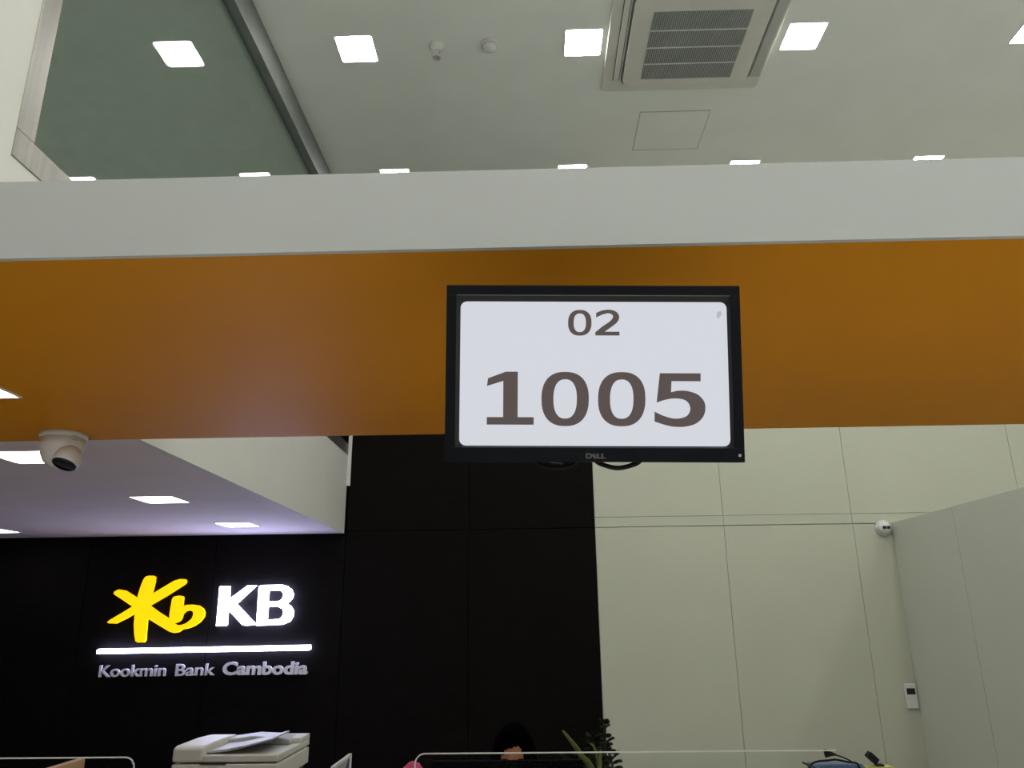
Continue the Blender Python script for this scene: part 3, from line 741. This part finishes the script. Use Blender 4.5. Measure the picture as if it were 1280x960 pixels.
for k in range(5):
    a = 2*math.pi*k/5+.3; e_ = Vector((-.08+.26*math.cos(a), 3.24+.26*math.sin(a), .06))
    lg = G().tube([(-.08, 3.24, .09), e_], [.024, .016], 8).build('leg', M_black, oc)
    G().ell((e_.x, e_.y, .026), (.026, .026, .026), 10, 8).build('caster', M_black, lg, off=(-.08, 3.24, 0))

# ------------------------------------------------------------------ plant
YP = 3.62
pt = thing('potted_plant', 'dark leafy potted plant with one yellow-green blade behind the screen', 'plant', (.36, YP, 0))
pc = Vector((.36, YP, 0))
G().lathe([(.02, 0), (.12, 0), (.15, .45), (.155, .46), (.14, .46), (.135, .43), (.02, .43)], pc, 28).build('pot', M_pot, pt, smooth=False)
G().lathe([(.005, .425), (.134, .425), (.12, .44), (.01, .445)], pc, 20).build('soil', M_soil, pt)
def blade(name, pts, wd, m, face=Vector((0, -1, 0))):
    P = bez(pts, 6); g_ = G(); vs = []; n = len(P)
    for i, p in enumerate(P):
        t = (P[min(i+1, n-1)]-P[max(i-1, 0)]).normalized(); sd_ = t.cross(face).normalized()
        k = i/(n-1); ww_ = wd*(.35+.65*math.sin(math.pi*min(1, .15+k*.85)))*(1 if k < .97 else .3)
        for q in (-1, 0, 1): vs.append(p+sd_*ww_*q*.5+face*(-.15*ww_ if q == 0 else 0))
    fs = []
    for i in range(n-1):
        for q in (0, 1): fs.append((3*i+q, 3*i+q+1, 3*i+q+4, 3*i+q+3))
    o = g_.add(vs, fs).build(name, m, pt, smooth=True)
    s = o.modifiers.new('thickness', 'SOLIDIFY'); s.thickness = .0012
    return o
def pp(px, py, dy=0): return onY(px, py, YP+dy)
top = Vector((.36, YP, .45))
blade('leaf_blade', [top, pp(745, 975, -.02), pp(727, 945, -.03), pp(716, 929, -.03), pp(703, 913, -.02)], .024, M_blade)
blade('leaf_blade', [top, pp(752, 975, -.06), pp(744, 937, -.06), pp(737, 929, -.05)], .012, M_blade)
blade('leaf_blade', [top, pp(752, 985, -.09), pp(750, 955, -.09), pp(751, 937, -.08)], .018, M_blade)
blade('leaf_blade', [top, pp(757, 990, .02), pp(765, 950, .02), pp(775, 936, .02)], .004, M_leaf)
stems = [[top, pp(757, 990), pp(757, 945), pp(756, 905)], [top, pp(752, 990, .05), pp(744, 950, .06), pp(742, 925, .06)], [top, pp(765, 1000, .06), pp(766, 960, .06), pp(757, 930, .07)], [top, pp(740, 1000, .03), pp(725, 965, .05), pp(712, 950, .06)]]
leafmesh = None
for si, st in enumerate(stems):
    P = bez(st, 8)
    G().tube(P, .006, 6).build('stem', M_leaf, pt, smooth=True)
    npair = 9
    for k in range(npair):
        p = P[min(len(P)-1, int((.42+.58*k/(npair-1))*(len(P)-1)))]
        for s_ in (-1, 1):
            if leafmesh is None:
                lv = G(); L = []
                ln = .052; wdt = .015
                for i in range(6):
                    u = i/5; ww_ = wdt*math.sin(math.pi*(.08+.88*u))
                    L += [(ln*u, -ww_, .004), (ln*u, 0, -.001-.01*u*u), (ln*u, ww_, .004)]
                lv.add(L, [(3*i+q, 3*i+q+1, 3*i+q+4, 3*i+q+3) for i in range(5) for q in (0, 1)])
                leafmesh = lv.mesh('leaflet', (0, 0, 0), True); leafmesh.materials.append(M_leaf)
            o = bpy.data.objects.new('leaflet', leafmesh); C.objects.link(o); o.parent = pt
            o.location = p-pc
            az = (0 if s_ > 0 else math.pi)+random.uniform(-.5, .5)+(.5 if k % 2 else -.5)
            o.rotation_euler = (random.uniform(-1.1, -.5)*s_, -random.uniform(.3, .8), az)
            o.scale = (.62, .9, .9) if si == 0 else (.9, .9, .9)

# ------------------------------------------------------------------ things on the right-hand cabinet
YQ = 3.6
def qp(px, py, dy=0): return onY(px, py, YQ+dy)
bxo = thing('document_box', 'blue document box under the black cables at the lower right', 'box', (1.265, 3.66, .80))
zt = onY(1045, 951.5, 3.65).z
G().bx(1.165, 1.372, 3.585, 3.645, .801, zt-.03).build('box_body', M_boxb, bxo, bevel=.004)
G().bx(1.161, 1.376, 3.58, 3.65, zt-.03, zt).build('lid', M_boxb, bxo, bevel=.006)
zn = onY(1090, 955.5, 3.645).z
npd = thing('notepad_stack', 'stack of yellow-green notepads under the black adapter', 'notepads', (1.45, 3.66, .80))
nn = 6
for k in range(nn):
    z0_, z1_ = .801+(zn-.801)*k/nn, .801+(zn-.801)*(k+1)/nn
    j = .003*((k*7) % 3-1)
    G().bx(1.385+j, 1.50+j, 3.585+j, 3.645+j, z0_, z1_-.0015).build('notepad', M_yellow if k % 2 == 0 or k == nn-1 else M_edge, npd)
ad = thing('power_adapter', 'black power adapter standing on the notepad stack', 'adapter', (qp(1094, 950).x, YQ+.02, zn))
a0 = qp(1098, 953); a1 = qp(1087, 943)
dv = (a1-a0).normalized(); pv = Vector((dv.z, 0, -dv.x))
q4 = [a0+pv*.013, a0-pv*.013, a1-pv*.013, a1+pv*.013]
G().prism([Vector((p.x, YQ, p.z)) for p in q4], (0, .04, 0)).build('casing', M_black, ad, bevel=.003)
G().bx(a0.x-.006, a0.x+.024, YQ+.002, YQ+.036, zn, zn+.006).build('pin_base', M_black, ad)
cable('black_cable', [qp(1011, 968, -.03), qp(1013, 957, -.03), qp(1021, 952, -.028), qp(1035, 950.5, -.028), qp(1045, 949.6, -.028), qp(1060, 952.5, -.028), qp(1072, 955, -.028), qp(1076, 968, -.03)], .0042, M_black, 'black cable looped over the blue document box')
cable('twisted_cable', [qp(1068, 954, -.036), qp(1060, 949.5, -.036), qp(1052, 946, -.036), qp(1045, 944, -.036)], .003, M_black, 'thin dark cable leading to the plug above the blue box')
pg = thing('mains_plug', 'black two-pin plug sticking up above the blue box', 'plug', qp(1037, 944, -.036))
G().tube([qp(1046, 943.8, -.036), qp(1040, 942.5, -.036), qp(1033.5, 941.5, -.036), qp(1031.5, 941.5, -.036)], [.003, .008, .016, .017], 10).build('plug_body', M_black, pg)
tag(G().tube([qp(1003, 953, -.06), qp(1014, 958, -.06), qp(1060, 979, -.06)], .004, 6).solo('pencil', M_copd), 'dark stick leaning against the blue document box', 'pencil')
